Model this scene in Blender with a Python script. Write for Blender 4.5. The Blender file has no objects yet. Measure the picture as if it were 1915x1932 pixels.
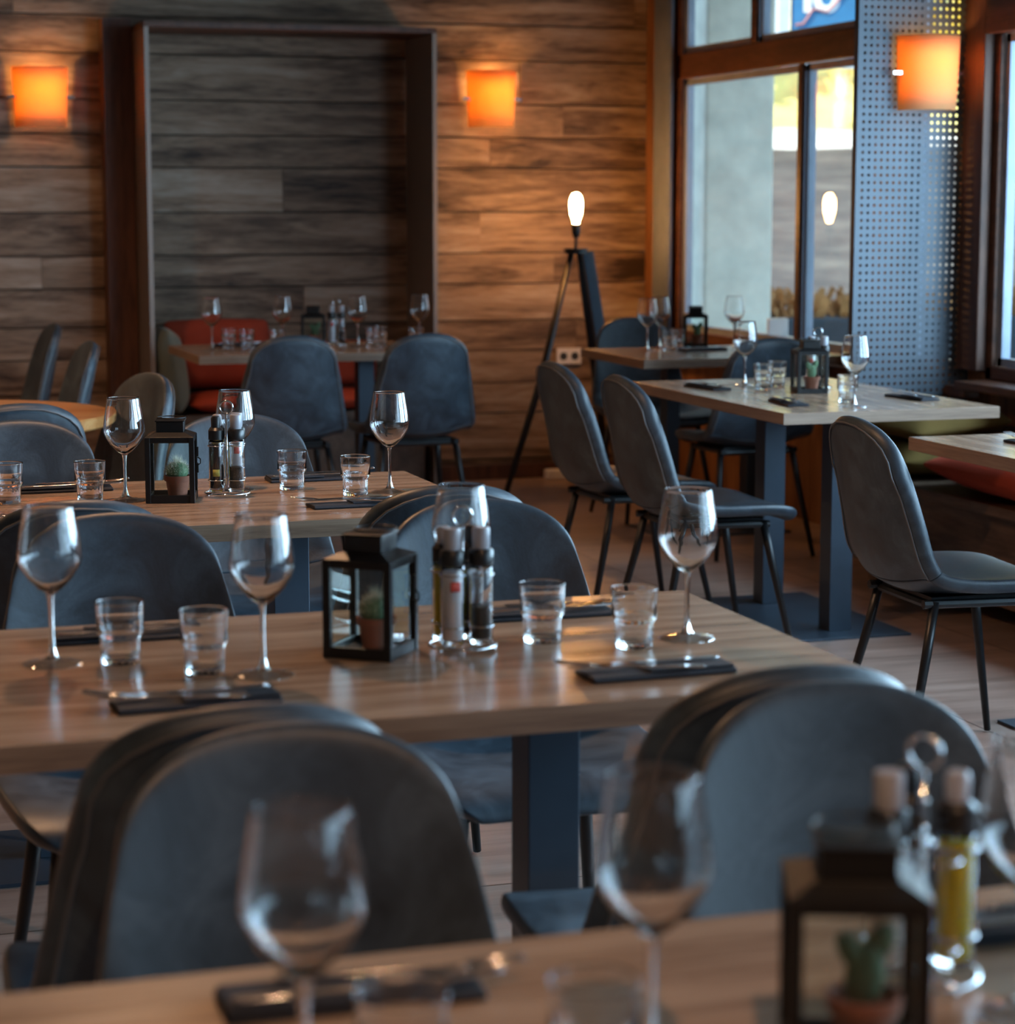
import bpy, math, random
from mathutils import Vector, Matrix
PI = math.pi
R = math.radians
random.seed(7)
S = bpy.context.scene
COL = S.collection

# ---------------------------------------------------------------- camera
H = 1.385
F = 4225.0
yaw = math.atan2(1406, math.hypot(4225, 591)); pit = math.atan2(591, F)
fw = Vector((math.sin(yaw)*math.cos(pit), math.cos(yaw)*math.cos(pit), -math.sin(pit)))
rt = Vector((math.cos(yaw), -math.sin(yaw), 0)); up = rt.cross(fw)
cd = bpy.data.cameras.new('camera'); cam = bpy.data.objects.new('camera', cd); COL.objects.link(cam)
M3 = Matrix((rt, up, -fw)).transposed()
cam.matrix_world = Matrix.Translation((0, 0, H)) @ M3.to_4x4()
cd.sensor_fit = 'HORIZONTAL'; cd.sensor_width = 36; cd.lens = 36*F/1915
cd.clip_start = .05; cd.clip_end = 300
cd.dof.use_dof = True; cd.dof.focus_distance = 4.75; cd.dof.aperture_fstop = 4.8
S.camera = cam

# ---------------------------------------------------------------- sky, sun, daylight at the windows, exposure
S.view_settings.view_transform = 'Standard'; S.view_settings.look = 'None'
S.view_settings.gamma = 1; S.view_settings.use_curve_mapping = False
S.view_settings.exposure = 0.0
w = bpy.data.worlds.new('sky'); S.world = w; w.use_nodes = True
wb = w.node_tree.nodes['Background']; wb.inputs[0].default_value = (.50, .74, 1, 1); wb.inputs[1].default_value = 2.0
def light(name, kind, loc, energy, color, rot=(0, 0, 0), **kw):
    l = bpy.data.lights.new(name, kind); l.energy = energy; l.color = color
    for k, v in kw.items(): setattr(l, k, v)
    o = bpy.data.objects.new(name, l); o.location = loc; o.rotation_euler = rot; COL.objects.link(o)
    return o
sun = light('sun', 'SUN', (-8, 0, 10), 8, (1, .86, .62), angle=R(1))
sun.rotation_euler = Vector((.80, .42, -.52)).to_track_quat('-Z', 'Y').to_euler()
for (y0, y1, pw) in ((4.75, 6.75, 80), (2.3, 4.5, 175), (-.2, 2.1, 44), (-2.9, -.4, 16)):
    light('window_daylight', 'AREA', (4.5, (y0+y1)/2, 1.6), pw*(y1-y0), (.50, .74, 1), (0, R(90), 0),
          shape='RECTANGLE', size=1.6, size_y=y1-y0)

# ---------------------------------------------------------------- materials
def nt(name):
    m = bpy.data.materials.new(name); m.use_nodes = True
    t = m.node_tree; return m, t, t.nodes['Principled BSDF']
def N(t, kind, **kw):
    n = t.nodes.new(kind)
    for k, v in kw.items():
        if k.startswith('i_'): n.inputs[k[2:].replace('_', ' ')].default_value = v
        else: setattr(n, k, v)
    return n
def ramp(t, fac, stops):
    n = t.nodes.new('ShaderNodeValToRGB'); t.links.new(fac, n.inputs[0])
    e = n.color_ramp.elements
    while len(e) < len(stops): e.new(.5)
    for i, (p, c) in enumerate(stops): e[i].position = p; e[i].color = (*c, 1)
    return n.outputs[0]
def mapped(t, scale, coord='Object', rot=(0, 0, 0)):
    tc = t.nodes.new('ShaderNodeTexCoord'); mp = t.nodes.new('ShaderNodeMapping')
    t.links.new(tc.outputs[coord], mp.inputs[0]); mp.inputs['Scale'].default_value = scale; mp.inputs['Rotation'].default_value = rot
    return mp.outputs[0]
def bump(t, b, h, strength, dist=.002):
    n = t.nodes.new('ShaderNodeBump'); n.inputs['Strength'].default_value = strength; n.inputs['Distance'].default_value = dist
    t.links.new(h, n.inputs['Height']); t.links.new(n.outputs[0], b.inputs['Normal'])
def mat(name, col, rough=.5, metal=0, var=.12, scale=8, spec=.5, bmp=0, bscale=60, sheen=0):
    m, t, b = nt(name)
    nz = N(t, 'ShaderNodeTexNoise', i_Scale=scale, i_Detail=4.0)
    t.links.new(mapped(t, (1, 1, 1)), nz.inputs['Vector'])
    lo = tuple(c*(1-var) for c in col); hi = tuple(min(1, c*(1+var)) for c in col)
    t.links.new(ramp(t, nz.outputs[0], [(.3, lo), (.7, hi)]), b.inputs['Base Color'])
    b.inputs['Roughness'].default_value = rough; b.inputs['Metallic'].default_value = metal
    b.inputs['Specular IOR Level'].default_value = spec
    if sheen: b.inputs['Sheen Weight'].default_value = sheen
    if bmp:
        n2 = N(t, 'ShaderNodeTexNoise', i_Scale=bscale, i_Detail=3.0)
        t.links.new(mapped(t, (1, 1, 1)), n2.inputs['Vector']); bump(t, b, n2.outputs[0], bmp)
    return m
def wood(name, c0, c1, c2, scale=(1, 12, 12), rough=.45, bmp=.2, spec=.5, knots=True):
    m, t, b = nt(name)
    v = mapped(t, scale)
    nz = N(t, 'ShaderNodeTexNoise', i_Scale=1.6, i_Detail=7.0, i_Roughness=.62, i_Distortion=.5); t.links.new(v, nz.inputs['Vector'])
    n2 = N(t, 'ShaderNodeTexNoise', i_Scale=9.0, i_Detail=3.0); t.links.new(v, n2.inputs['Vector'])
    mx = N(t, 'ShaderNodeMath', operation='MULTIPLY_ADD'); t.links.new(n2.outputs[0], mx.inputs[0]); mx.inputs[1].default_value = .35
    t.links.new(nz.outputs[0], mx.inputs[2])
    t.links.new(ramp(t, mx.outputs[0], [(.46, c0), (.62, c1), (.8, c2)]), b.inputs['Base Color'])
    b.inputs['Roughness'].default_value = rough; b.inputs['Specular IOR Level'].default_value = spec
    bump(t, b, mx.outputs[0], bmp)
    return m
def plank_wall():
    m, t, b = nt('reclaimed_planks')
    at = N(t, 'ShaderNodeAttribute', attribute_name='board')
    tc = t.nodes.new('ShaderNodeTexCoord')
    off = N(t, 'ShaderNodeVectorMath', operation='SCALE'); off.inputs['Scale'].default_value = 37.0
    t.links.new(at.outputs['Color'], off.inputs[0])
    ad = N(t, 'ShaderNodeVectorMath', operation='ADD'); t.links.new(tc.outputs['Object'], ad.inputs[0]); t.links.new(off.outputs[0], ad.inputs[1])
    mp = t.nodes.new('ShaderNodeMapping'); mp.inputs['Scale'].default_value = (1.1, 8, 8); t.links.new(ad.outputs[0], mp.inputs[0])
    nz = N(t, 'ShaderNodeTexNoise', i_Scale=1.3, i_Detail=8.0, i_Roughness=.65, i_Distortion=.7); t.links.new(mp.outputs[0], nz.inputs['Vector'])
    wv = N(t, 'ShaderNodeTexNoise', i_Scale=7.0, i_Detail=4.0, i_Roughness=.6); t.links.new(mp.outputs[0], wv.inputs['Vector'])
    a = N(t, 'ShaderNodeMath', operation='MULTIPLY_ADD'); t.links.new(wv.outputs[0], a.inputs[0]); a.inputs[1].default_value = .3; t.links.new(nz.outputs[0], a.inputs[2])
    a2 = N(t, 'ShaderNodeMath', operation='MULTIPLY_ADD'); t.links.new(at.outputs['Fac'], a2.inputs[0]); a2.inputs[1].default_value = .22; t.links.new(a.outputs[0], a2.inputs[2])
    t.links.new(ramp(t, a2.outputs[0], [(.5, (.032, .016, .009)), (.62, (.13, .08, .05)), (.76, (.27, .18, .12)), (.95, (.42, .33, .26))]), b.inputs['Base Color'])
    b.inputs['Roughness'].default_value = .62; b.inputs['Specular IOR Level'].default_value = .4
    bump(t, b, a.outputs[0], .5, .004)
    return m
def leather():
    m, t, b = nt('blue_grey_leather')
    nz = N(t, 'ShaderNodeTexNoise', i_Scale=9.0, i_Detail=8.0, i_Roughness=.7, i_Distortion=.8); t.links.new(mapped(t, (1, 1, 1)), nz.inputs['Vector'])
    t.links.new(ramp(t, nz.outputs[0], [(.32, (.014, .021, .030)), (.5, (.030, .046, .064)), (.7, (.060, .090, .120))]), b.inputs['Base Color'])
    t.links.new(ramp(t, nz.outputs[0], [(.3, (.38,)*3), (.7, (.55,)*3)]), b.inputs['Roughness'])
    b.inputs['Specular IOR Level'].default_value = .55
    n2 = N(t, 'ShaderNodeTexNoise', i_Scale=220.0, i_Detail=2.0); t.links.new(mapped(t, (1, 1, 1)), n2.inputs['Vector'])
    bump(t, b, n2.outputs[0], .25, .0008)
    return m
def glass(name, col=(1, 1, 1), k=.5):
    """blown glass: refracting body mixed with straight transmission, so light also passes to the table below"""
    m, t, b = nt(name)
    b.inputs['Base Color'].default_value = (*col, 1); b.inputs['Roughness'].default_value = 0
    b.inputs['Transmission Weight'].default_value = 1; b.inputs['IOR'].default_value = 1.5
    tr = N(t, 'ShaderNodeBsdfTransparent'); tr.inputs[0].default_value = (*[.98*c for c in col], 1); gl = N(t, 'ShaderNodeBsdfGlossy'); gl.inputs['Roughness'].default_value = 0
    fr = N(t, 'ShaderNodeFresnel'); fr.inputs['IOR'].default_value = 1.5
    ge = N(t, 'ShaderNodeNewGeometry'); ff = N(t, 'ShaderNodeMath', operation='SUBTRACT'); ff.inputs[0].default_value = 1; t.links.new(ge.outputs['Backfacing'], ff.inputs[1])
    fm = N(t, 'ShaderNodeMath', operation='MULTIPLY'); t.links.new(fr.outputs[0], fm.inputs[0]); t.links.new(ff.outputs[0], fm.inputs[1])
    mx = N(t, 'ShaderNodeMixShader'); t.links.new(fm.outputs[0], mx.inputs[0]); t.links.new(tr.outputs[0], mx.inputs[1]); t.links.new(gl.outputs[0], mx.inputs[2])
    m2 = N(t, 'ShaderNodeMixShader'); m2.inputs[0].default_value = k; t.links.new(mx.outputs[0], m2.inputs[1]); t.links.new(b.outputs[0], m2.inputs[2])
    t.links.new(m2.outputs[0], t.nodes['Material Output'].inputs[0])
    return m
def pane_glass(name, refl=1.0):
    m, t, b = nt(name); t.nodes.remove(b)
    tr = N(t, 'ShaderNodeBsdfTransparent'); gl = N(t, 'ShaderNodeBsdfGlossy'); gl.inputs['Roughness'].default_value = 0
    tr.inputs[0].default_value = (.96, .985, .97, 1)
    fr = N(t, 'ShaderNodeFresnel'); fr.inputs['IOR'].default_value = 1.5
    mx = N(t, 'ShaderNodeMixShader'); ge = N(t, 'ShaderNodeNewGeometry'); ff = N(t, 'ShaderNodeMath', operation='SUBTRACT'); ff.inputs[0].default_value = 1; t.links.new(ge.outputs['Backfacing'], ff.inputs[1])
    fm = N(t, 'ShaderNodeMath', operation='MULTIPLY'); t.links.new(fr.outputs[0], fm.inputs[0]); t.links.new(ff.outputs[0], fm.inputs[1]); t.links.new(fm.outputs[0], mx.inputs[0]); t.links.new(tr.outputs[0], mx.inputs[1]); t.links.new(gl.outputs[0], mx.inputs[2])
    t.links.new(mx.outputs[0], t.nodes['Material Output'].inputs[0])
    return m
def shade_mat():
    m, t, b = nt('amber_shade'); t.nodes.remove(b)
    d = N(t, 'ShaderNodeBsdfDiffuse'); d.inputs[0].default_value = (.9, .62, .33, 1)
    l = N(t, 'ShaderNodeBsdfTranslucent'); l.inputs[0].default_value = (1, .54, .16, 1)
    mx = N(t, 'ShaderNodeMixShader'); mx.inputs[0].default_value = .6
    t.links.new(d.outputs[0], mx.inputs[1]); t.links.new(l.outputs[0], mx.inputs[2]); t.links.new(mx.outputs[0], t.nodes['Material Output'].inputs[0])
    return m
def emit(name, col, s):
    m, t, b = nt(name); b.inputs['Emission Color'].default_value = (*col, 1); b.inputs['Emission Strength'].default_value = s; b.inputs['Base Color'].default_value = (*col, 1)
    return m
def floor_mat():
    m, t, b = nt('plank_tiles')
    v = mapped(t, (1, 1, 1), rot=(0, 0, R(90)))
    br = N(t, 'ShaderNodeTexBrick', offset=.5, i_Scale=1.0); br.inputs['Brick Width'].default_value = 1.2; br.inputs['Row Height'].default_value = .6
    br.inputs['Mortar Size'].default_value = .003; br.inputs['Color1'].default_value = (1, 1, 1, 1); br.inputs['Color2'].default_value = (.82, .82, .82, 1); br.inputs['Mortar'].default_value = (.18, .15, .13, 1)
    t.links.new(v, br.inputs['Vector'])
    nz = N(t, 'ShaderNodeTexNoise', i_Scale=2.0, i_Detail=7.0, i_Roughness=.6); t.links.new(mapped(t, (1, 9, 1)), nz.inputs['Vector'])
    c = ramp(t, nz.outputs[0], [(.3, (.26, .175, .135)), (.55, (.38, .265, .215)), (.75, (.48, .35, .29))])
    mx = N(t, 'ShaderNodeMix', data_type='RGBA', blend_type='MULTIPLY'); mx.inputs[0].default_value = 1
    t.links.new(c, mx.inputs[6]); t.links.new(br.outputs['Color'], mx.inputs[7]); t.links.new(mx.outputs[2], b.inputs['Base Color'])
    b.inputs['Roughness'].default_value = .3
    bump(t, b, nz.outputs[0], .15)
    return m
def screen_mat():
    m, t, b = nt('punched_dark_screen')
    v = mapped(t, (60, 60, 60))
    vo = N(t, 'ShaderNodeTexVoronoi', i_Scale=1.0, i_Randomness=0.0); t.links.new(v, vo.inputs['Vector'])
    t.links.new(ramp(t, vo.outputs[0], [(.3, (.04, .033, .03)), (.42, (.30, .25, .22))]), b.inputs['Base Color'])
    b.inputs['Roughness'].default_value = .5; b.inputs['Metallic'].default_value = .3
    return m
WALL = plank_wall()
OAK = wood('oak_tabletop', (.17, .098, .058), (.27, .172, .112), (.37, .255, .175), (1.2, 14, 14), .24, .12)
OAKY = wood('oak_tabletop_lengthwise', (.17, .105, .065), (.25, .165, .105), (.34, .24, .165), (14, 1.2, 14), .24, .12)
EDGE = wood('oak_edge_band', (.13, .078, .05), (.2, .125, .08), (.27, .18, .12), (1.5, 1.5, 40), .45, .1)
ROUND = wood('orange_varnished_wood', (.30, .12, .035), (.42, .19, .06), (.5, .27, .1), (1.2, 12, 12), .3, .1)
BROWN = wood('dark_brown_timber', (.035, .014, .008), (.075, .028, .014), (.12, .048, .025), (9, 9, 1.2), .5, .2)
BROWNY = wood('dark_brown_timber_lengthwise', (.035, .014, .008), (.075, .028, .014), (.12, .048, .025), (9, 1.2, 9), .5, .2)
ORWOOD = wood('orange_brown_boards', (.10, .04, .015), (.19, .08, .03), (.28, .13, .055), (9, 9, 1.2), .5, .2)
BENCH = wood('brown_bench_board', (.05, .03, .018), (.10, .06, .038), (.16, .10, .065), (9, 1.2, 9), .45, .2)
LEATHER = leather()
PIPE = mat('seam_piping', (.11, .11, .115), .45)
BLACK = mat('black_metal', (.012, .013, .015), .38, .3)
DKM = mat('anthracite_metal', (.042, .060, .085), .42, .4)
LANT = mat('black_lantern_tin', (.016, .015, .015), .42, .5, bmp=.3)
CHROME = mat('chrome_wire', (.75, .75, .77), .12, 1, var=.03)
STEEL = mat('polished_steel', (.62, .62, .64), .16, 1, var=.05)
GLASS = glass('clear_glass', k=1.0); BOWL = glass('thin_bowl_glass', k=1.0); FOOTG = glass('thin_foot_glass', k=.55)
TGLASS = glass('tumbler_glass', (.985, .992, 1), k=1.0)
PANE = pane_glass('window_glass')
NAVY = mat('navy_napkin_cloth', (.010, .012, .020), .75, bmp=.4, bscale=250)
TERRA = mat('terracotta', (.24, .075, .045), .85, bmp=.3)
CACT = mat('cactus_green', (.10, .17, .09), .7)
SPINE = mat('pale_cactus_spines', (.62, .55, .42), .7)
PLAST = mat('white_plastic', (.75, .73, .74), .4, var=.03)
DARKPL = mat('black_plastic', (.012, .012, .013), .35)
GREYCAP = mat('grey_mill_cap', (.35, .36, .40), .3)
SALT = mat('white_salt', (.78, .76, .78), .8, bmp=.5)
PEPPER = mat('black_peppercorns', (.014, .012, .010), .7, bmp=1, bscale=350)
OIL = mat('yellow_olive_oil', (.78, .62, .01), .25, var=.1); 
VINE = mat('dark_vinegar', (.012, .008, .008), .2)
RUST = mat('rust_red_fabric', (.40, .06, .03), .9, bmp=.4, spec=.15)
GREEN = mat('grey_green_fabric', (.11, .14, .125), .85, bmp=.4, sheen=.2)
MUST = mat('mustard_fabric', (.125, .078, .022), .9, bmp=.4, spec=.15)
CONC = mat('pale_concrete', (.86, .86, .76), .8, bmp=.4)
GREYF = mat('grey_aluminium', (.30, .36, .47), .4, .2)
PERF = mat('perforated_sheet_metal', (.085, .105, .13), .5, .25, var=.08)
CURT = mat('grey_blue_curtain', (.16, .19, .25), .85)
SCREEN = screen_mat()
DARKB = mat('near_black_board', (.02, .017, .015), .6)
CEIL = mat('dark_ceiling_boards', (.07, .045, .03), .7)
PLASTER = mat('dim_brown_wall', (.22, .15, .10), .7)
FLOOR = floor_mat()
SHADE = shade_mat()

# ---------------------------------------------------------------- helpers
class MB:
    def __init__(s): s.v = []; s.f = []; s.c = []
    def add(s, vs, fs):
        n = len(s.v); s.v += [tuple(v) for v in vs]; s.f += [tuple(i+n for i in f) for f in fs]; return s
    def box(s, x0, x1, y0, y1, z0, z1, rz=0, c=None):
        vs = [(x, y, z) for z in (z0, z1) for x, y in ((x0, y0), (x1, y0), (x1, y1), (x0, y1))]
        if rz:
            cx, cy = c or ((x0+x1)/2, (y0+y1)/2); ca, sa = math.cos(rz), math.sin(rz)
            vs = [(cx+(x-cx)*ca-(y-cy)*sa, cy+(x-cx)*sa+(y-cy)*ca, z) for x, y, z in vs]
        return s.add(vs, [(3, 2, 1, 0), (4, 5, 6, 7), (0, 1, 5, 4), (1, 2, 6, 5), (2, 3, 7, 6), (3, 0, 4, 7)])
    def lathe(s, prof, n=32, cx=0, cy=0, cz=0, mod=None):
        vs = []; closed = prof[0] == prof[-1]
        if closed: prof = prof[:-1]
        for (r, z) in prof:
            for k in range(n):
                a = 2*PI*k/n; rr = r*(mod(a, z, r) if mod else 1)
                vs.append((cx+rr*math.cos(a), cy+rr*math.sin(a), cz+z))
        fs = []; m = len(prof)
        for i in range(m if closed else m-1):
            j = (i+1) % m
            for k in range(n):
                k2 = (k+1) % n; fs.append((i*n+k, i*n+k2, j*n+k2, j*n+k))
        if not closed:
            if prof[0][0] > 1e-6: fs.append(tuple(range(n-1, -1, -1)))
            if prof[-1][0] > 1e-6: fs.append(tuple((m-1)*n+k for k in range(n)))
        return s.add(vs, fs)
    def tube(s, pts, r, n=8, closed=False):
        pts = [Vector(p) for p in pts]; m = len(pts); rr = r if isinstance(r, (list, tuple)) else [r]*m
        vs = []; prev = None
        for i, p in enumerate(pts):
            a = pts[(i-1) % m] if (closed or i > 0) else p; b = pts[(i+1) % m] if (closed or i < m-1) else p
            d = (b-a).normalized()
            if prev is None:
                u = d.orthogonal().normalized()
            else:
                u = (prev-d*prev.dot(d)).normalized()
            prev = u; w2 = d.cross(u)
            for k in range(n):
                t = 2*PI*k/n; vs.append(p+(u*math.cos(t)+w2*math.sin(t))*rr[i])
        fs = []
        for i in range(m if closed else m-1):
            j = (i+1) % m
            for k in range(n):
                k2 = (k+1) % n; fs.append((i*n+k, i*n+k2, j*n+k2, j*n+k))
        if not closed: fs += [tuple(range(n-1, -1, -1)), tuple((m-1)*n+k for k in range(n))]
        return s.add(vs, fs)
    def bar(s, a, b, wd, th, n=4):      # flat bar between two points
        a = Vector(a); b = Vector(b); d = (b-a).normalized(); u = d.cross(Vector((0, 1, 0))).normalized(); v2 = d.cross(u)
        vs = [p+u*sx*wd/2+v2*sy*th/2 for p in (a, b) for sx, sy in ((-1, -1), (1, -1), (1, 1), (-1, 1))]
        return s.add(vs, [(3, 2, 1, 0), (4, 5, 6, 7), (0, 1, 5, 4), (1, 2, 6, 5), (2, 3, 7, 6), (3, 0, 4, 7)])
    def grid(s, rows, closed=False):
        m = len(rows); n = len(rows[0]); vs = [p for r in rows for p in r]; fs = []
        for i in range(m-1):
            for k in range(n if closed else n-1):
                k2 = (k+1) % n; fs.append((i*n+k, i*n+k2, (i+1)*n+k2, (i+1)*n+k))
        return s.add(vs, fs)
    def mesh(s, name, m, smooth=False):
        me = bpy.data.meshes.new(name); me.from_pydata(s.v, [], s.f); me.materials.append(m)
        if smooth:
            me.polygons.foreach_set('use_smooth', [True]*len(me.polygons))
        me.validate(); me.update()
        return me
def tag(o, label=None, cat=None, group=None, kind=None):
    if label: o['label'] = label
    if cat: o['category'] = cat
    if group: o['group'] = group
    if kind: o['kind'] = kind
    return o
def ob(name, mb, m, parent=None, smooth=False, loc=None, rz=0, bevel=0, sub=0, auto=False):
    o = bpy.data.objects.new(name, mb.mesh(name, m, smooth)); COL.objects.link(o)
    if parent: o.parent = parent
    if loc: o.location = loc
    if rz: o.rotation_euler = (0, 0, rz)
    if bevel:
        b = o.modifiers.new('b', 'BEVEL'); b.width = bevel; b.segments = 2; b.limit_method = 'ANGLE'
    if sub:
        b = o.modifiers.new('s', 'SUBSURF'); b.levels = sub; b.render_levels = sub
    if auto:
        o.data.polygons.foreach_set('use_smooth', [True]*len(o.data.polygons)); o.data.set_sharp_from_angle(angle=R(auto))
    return o
def empty(name, label, cat, loc=(0, 0, 0), rz=0, group=None):
    o = bpy.data.objects.new(name, None); COL.objects.link(o); o.location = loc; o.rotation_euler = (0, 0, rz); o.empty_display_size = .05
    return tag(o, label, cat, group)
def dup(root, loc, rz=0, label=None, group=None):
    r = root.copy(); COL.objects.link(r); r.location = loc; r.rotation_euler = (0, 0, rz)
    if label: r['label'] = label
    if group: r['group'] = group
    for ch in root.children:
        c = ch.copy(); COL.objects.link(c); c.parent = r
        for g in ch.children:
            d = g.copy(); COL.objects.link(d); d.parent = c
    return r
class Proto:
    """first placement moves the source itself, later ones copy it with all of its parts"""
    def __init__(s, root): s.root = root; s.used = False
    def put(s, loc, rz, label, group):
        if not s.used:
            s.used = True; s.root.location = loc; s.root.rotation_euler = (0, 0, rz); tag(s.root, label, None, group); return s.root
        return dup(s.root, loc, rz, label, group)
def struct(name, mb, m, parent=None, **kw):
    o = ob(name, mb, m, parent, **kw)
    if not parent: tag(o, kind='structure')
    return o

# ---------------------------------------------------------------- room shell
XW = 4.25; YB = 10.57; XL = -3.6; YF = -3.6; ZC = 2.72
struct('floor', MB().box(XL-.2, XW+.2, YF-.2, YB+.2, -.12, 0), FLOOR)
struct('ceiling', MB().box(XL-.2, XW+1.3, YF-.2, YB+.2, ZC, ZC+.2), CEIL)  # unseen overhang past the window wall, added to shade the outdoor pillar
def planks(name, horizontal_len, place):
    mb = MB(); zs = [0, .10, .33, .48, .64, .79, .97, 1.12, 1.32, 1.53, 1.68, 1.84, 2.05, 2.22, 2.45, ZC]
    cols = []
    rnd = random.Random(3)
    for a, b in zip(zs, zs[1:]):
        x = -rnd.random()*2
        while x < horizontal_len:
            L = rnd.uniform(1.6, 3.4); x0 = max(0, x); x1 = min(horizontal_len, x+L)
            if x1 > x0:
                d = rnd.uniform(0, .008); n0 = len(mb.f)
                mb.box(*place(x0+.001, x1-.001, d), a+.004, b-.003)
                cols += [rnd.random()]*(len(mb.f)-n0)
            x += L
    o = struct(name, mb, WALL)
    me = o.data; ca = me.color_attributes.new('board', 'FLOAT_COLOR', 'CORNER')
    for p in me.polygons:
        c = cols[p.index] if p.index < len(cols) else 0
        for li in p.loop_indices: ca.data[li].color = (c, c*.7, c*.3, 1)
    return o
planks('wall_back', XW-XL, lambda a, b, d: (XL+a, XL+b, YB-d, YB+.1))
struct('trim_1', MB().box(XL, XW+.1, YB+.1, YB+.2, 0, ZC), DARKB)
struct('wall_left', MB().box(XL-.15, XL, YF, YB, 0, ZC), PLASTER)
struct('wall_front', MB().box(XL, XW, YF-.15, YF, 0, ZC), PLASTER)
struct('baseboard_back', MB().box(XL, XW, YB-.035, YB-.012, 0, .075), BROWN, bevel=.004)
# window wall: low board wall, header, posts
wr = MB(); wr.box(XW, XW+.06, YF, YB, 0, .70); wr.box(XW, XW+.06, YF, YB, 2.56, ZC)
wr.box(XW, XW+.06, 10.20, YB, .70, 2.56); wr.box(XW, XW+.06, 7.885, 8.27, .70, 2.56); wr.box(XW, XW+.06, 7.23, 7.445, .70, 2.56)
for y0, y1 in ((4.5, 4.75), (2.1, 2.3), (-.4, -.2), (YF, -2.9)): wr.box(XW, XW+.06, y0, y1, .70, 2.56)
struct('wall_right', wr, ORWOOD)
def window(n, y0, y1, zb, zt, trs, ups, los):
    fr = MB()
    x0, x1 = XW-.018, XW+.004
    fr.box(x0, x1, y0, y0+.05, zb, zt); fr.box(x0, x1, y1-.05, y1, zb, zt); fr.box(x0, x1, y0, y1, zb, zb+.05); fr.box(x0, x1, y0, y1, zt-.05, zt)
    if trs: fr.box(x0, x1, y0, y1, trs[0], trs[1])
    for a, b in los: fr.box(x0, x1, a, b, zb, trs[0] if trs else zt)
    for a, b in ups: fr.box(x0, x1, a, b, trs[1], zt)
    o = struct('window_%d' % n, fr, BROWNY, bevel=.006)
    def sash(a, b, z0, z1):
        g = MB(); xa, xb = XW+.004, XW+.04; t = .03
        g.box(xa, xb, a, a+t, z0, z1); g.box(xa, xb, b-t, b, z0, z1); g.box(xa, xb, a, b, z0, z0+t); g.box(xa, xb, a, b, z1-t, z1)
        s_ = ob('window_sash', g, GREYF, o); ob('window_pane', MB().box(XW+.014, XW+.020, a+t, b-t, z0+t, z1-t), PANE, o)
    def cells(ms): 
        e = [y0+.05]
        for a, b in sorted(ms): e += [a, b]
        e.append(y1-.05); return list(zip(e[::2], e[1::2]))
    if trs:
        for a, b in cells(los): sash(a, b, zb+.05, trs[0])
        for a, b in cells(ups): sash(a, b, trs[1], zt-.05)
    else: sash(y0+.05, y1-.05, zb+.05, zt-.05)
    return o
window(1, 8.25, 10.22, .70, 2.56, (1.955, 2.075), [(9.31, 9.37)], [(8.83, 8.875)])
window(2, 7.44, 7.89, .70, 2.56, None, [], [])
window(3, 4.73, 7.25, .73, 2.56, (1.97, 2.13), [(5.9, 6.0)], [(5.9, 6.0)])
window(4, 2.28, 4.52, .73, 2.56, (1.97, 2.13), [(3.35, 3.45)], [(3.35, 3.45)])
window(5, -.22, 2.12, .73, 2.56, (1.97, 2.13), [(.9, 1.0)], [(.9, 1.0)])
window(6, -2.92, -.38, .73, 2.56, (1.97, 2.13), [(-1.7, -1.6)], [(-1.7, -1.6)])
struct('trim_2', MB().box(XW-.10, XW-.036, 7.25, YB-.02, .66, .70), BROWNY, bevel=.005)       # inner sill
struct('trim_7', MB().box(XW+.06, XW+.19, 8.27, 10.2, .70, .762), CONC)                                  # outer sill
struct('trim_3', MB().box(XW-.16, XW-.001, 2.2, 7.22, .70, .73), BROWNY, bevel=.005)
struct('trim_4', MB().box(XW-.045, XW-.002, 10.38, YB-.02, 0, ZC), ORWOOD, bevel=.004)             # corner board
struct('trim_5', MB().box(XW-.06, XW-.001, 7.24, 7.385, .76, ZC), BROWN, bevel=.004)             # post by the perforated panel
struct('trim_6', MB().box(XW-.06, XW-.036, 4.6, 7.24, 1.97, 2.14), BROWNY, bevel=.004)
# curtain bunched in the window corner
rows = []
for z in (.72, 1.2, 1.7, 2.2, 2.6):
    rows.append([(XW-.062+.018*math.sin(k*1.9), 10.19+.17*k/30, z) for k in range(31)])
cu = ob('curtain', MB().grid(rows), CURT, smooth=True); tag(cu, 'grey-blue curtain bunched in the corner beside the tall window', 'curtain')
cu.modifiers.new('t', 'SOLIDIFY').thickness = .004

# niche with dark punched side screens around the back bench
nt_ = empty('bench_alcove_surround', 'dark surround with punched side screens around the red-cushioned bench', 'room divider', (2.3, 10.34, 0))
def loc_box(parent, *b):
    p = parent.location; return MB().box(b[0]-p.x, b[1]-p.x, b[2]-p.y, b[3]-p.y, b[4]-p.z, b[5]-p.z)
ob('side_screen', loc_box(nt_, 2.965, 2.985, 10.10, 10.555, 0, 2.14), SCREEN, nt_)
ob('side_screen', loc_box(nt_, 1.635, 1.655, 10.10, 10.555, 0, 2.14), SCREEN, nt_)
ob('top_rail', loc_box(nt_, 1.635, 2.985, 10.10, 10.555, 2.14, 2.165), BROWN, nt_)
ob('side_post', loc_box(nt_, 1.50, 1.63, 10.42, 10.555, 0, 2.20), BROWN, nt_)

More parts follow.
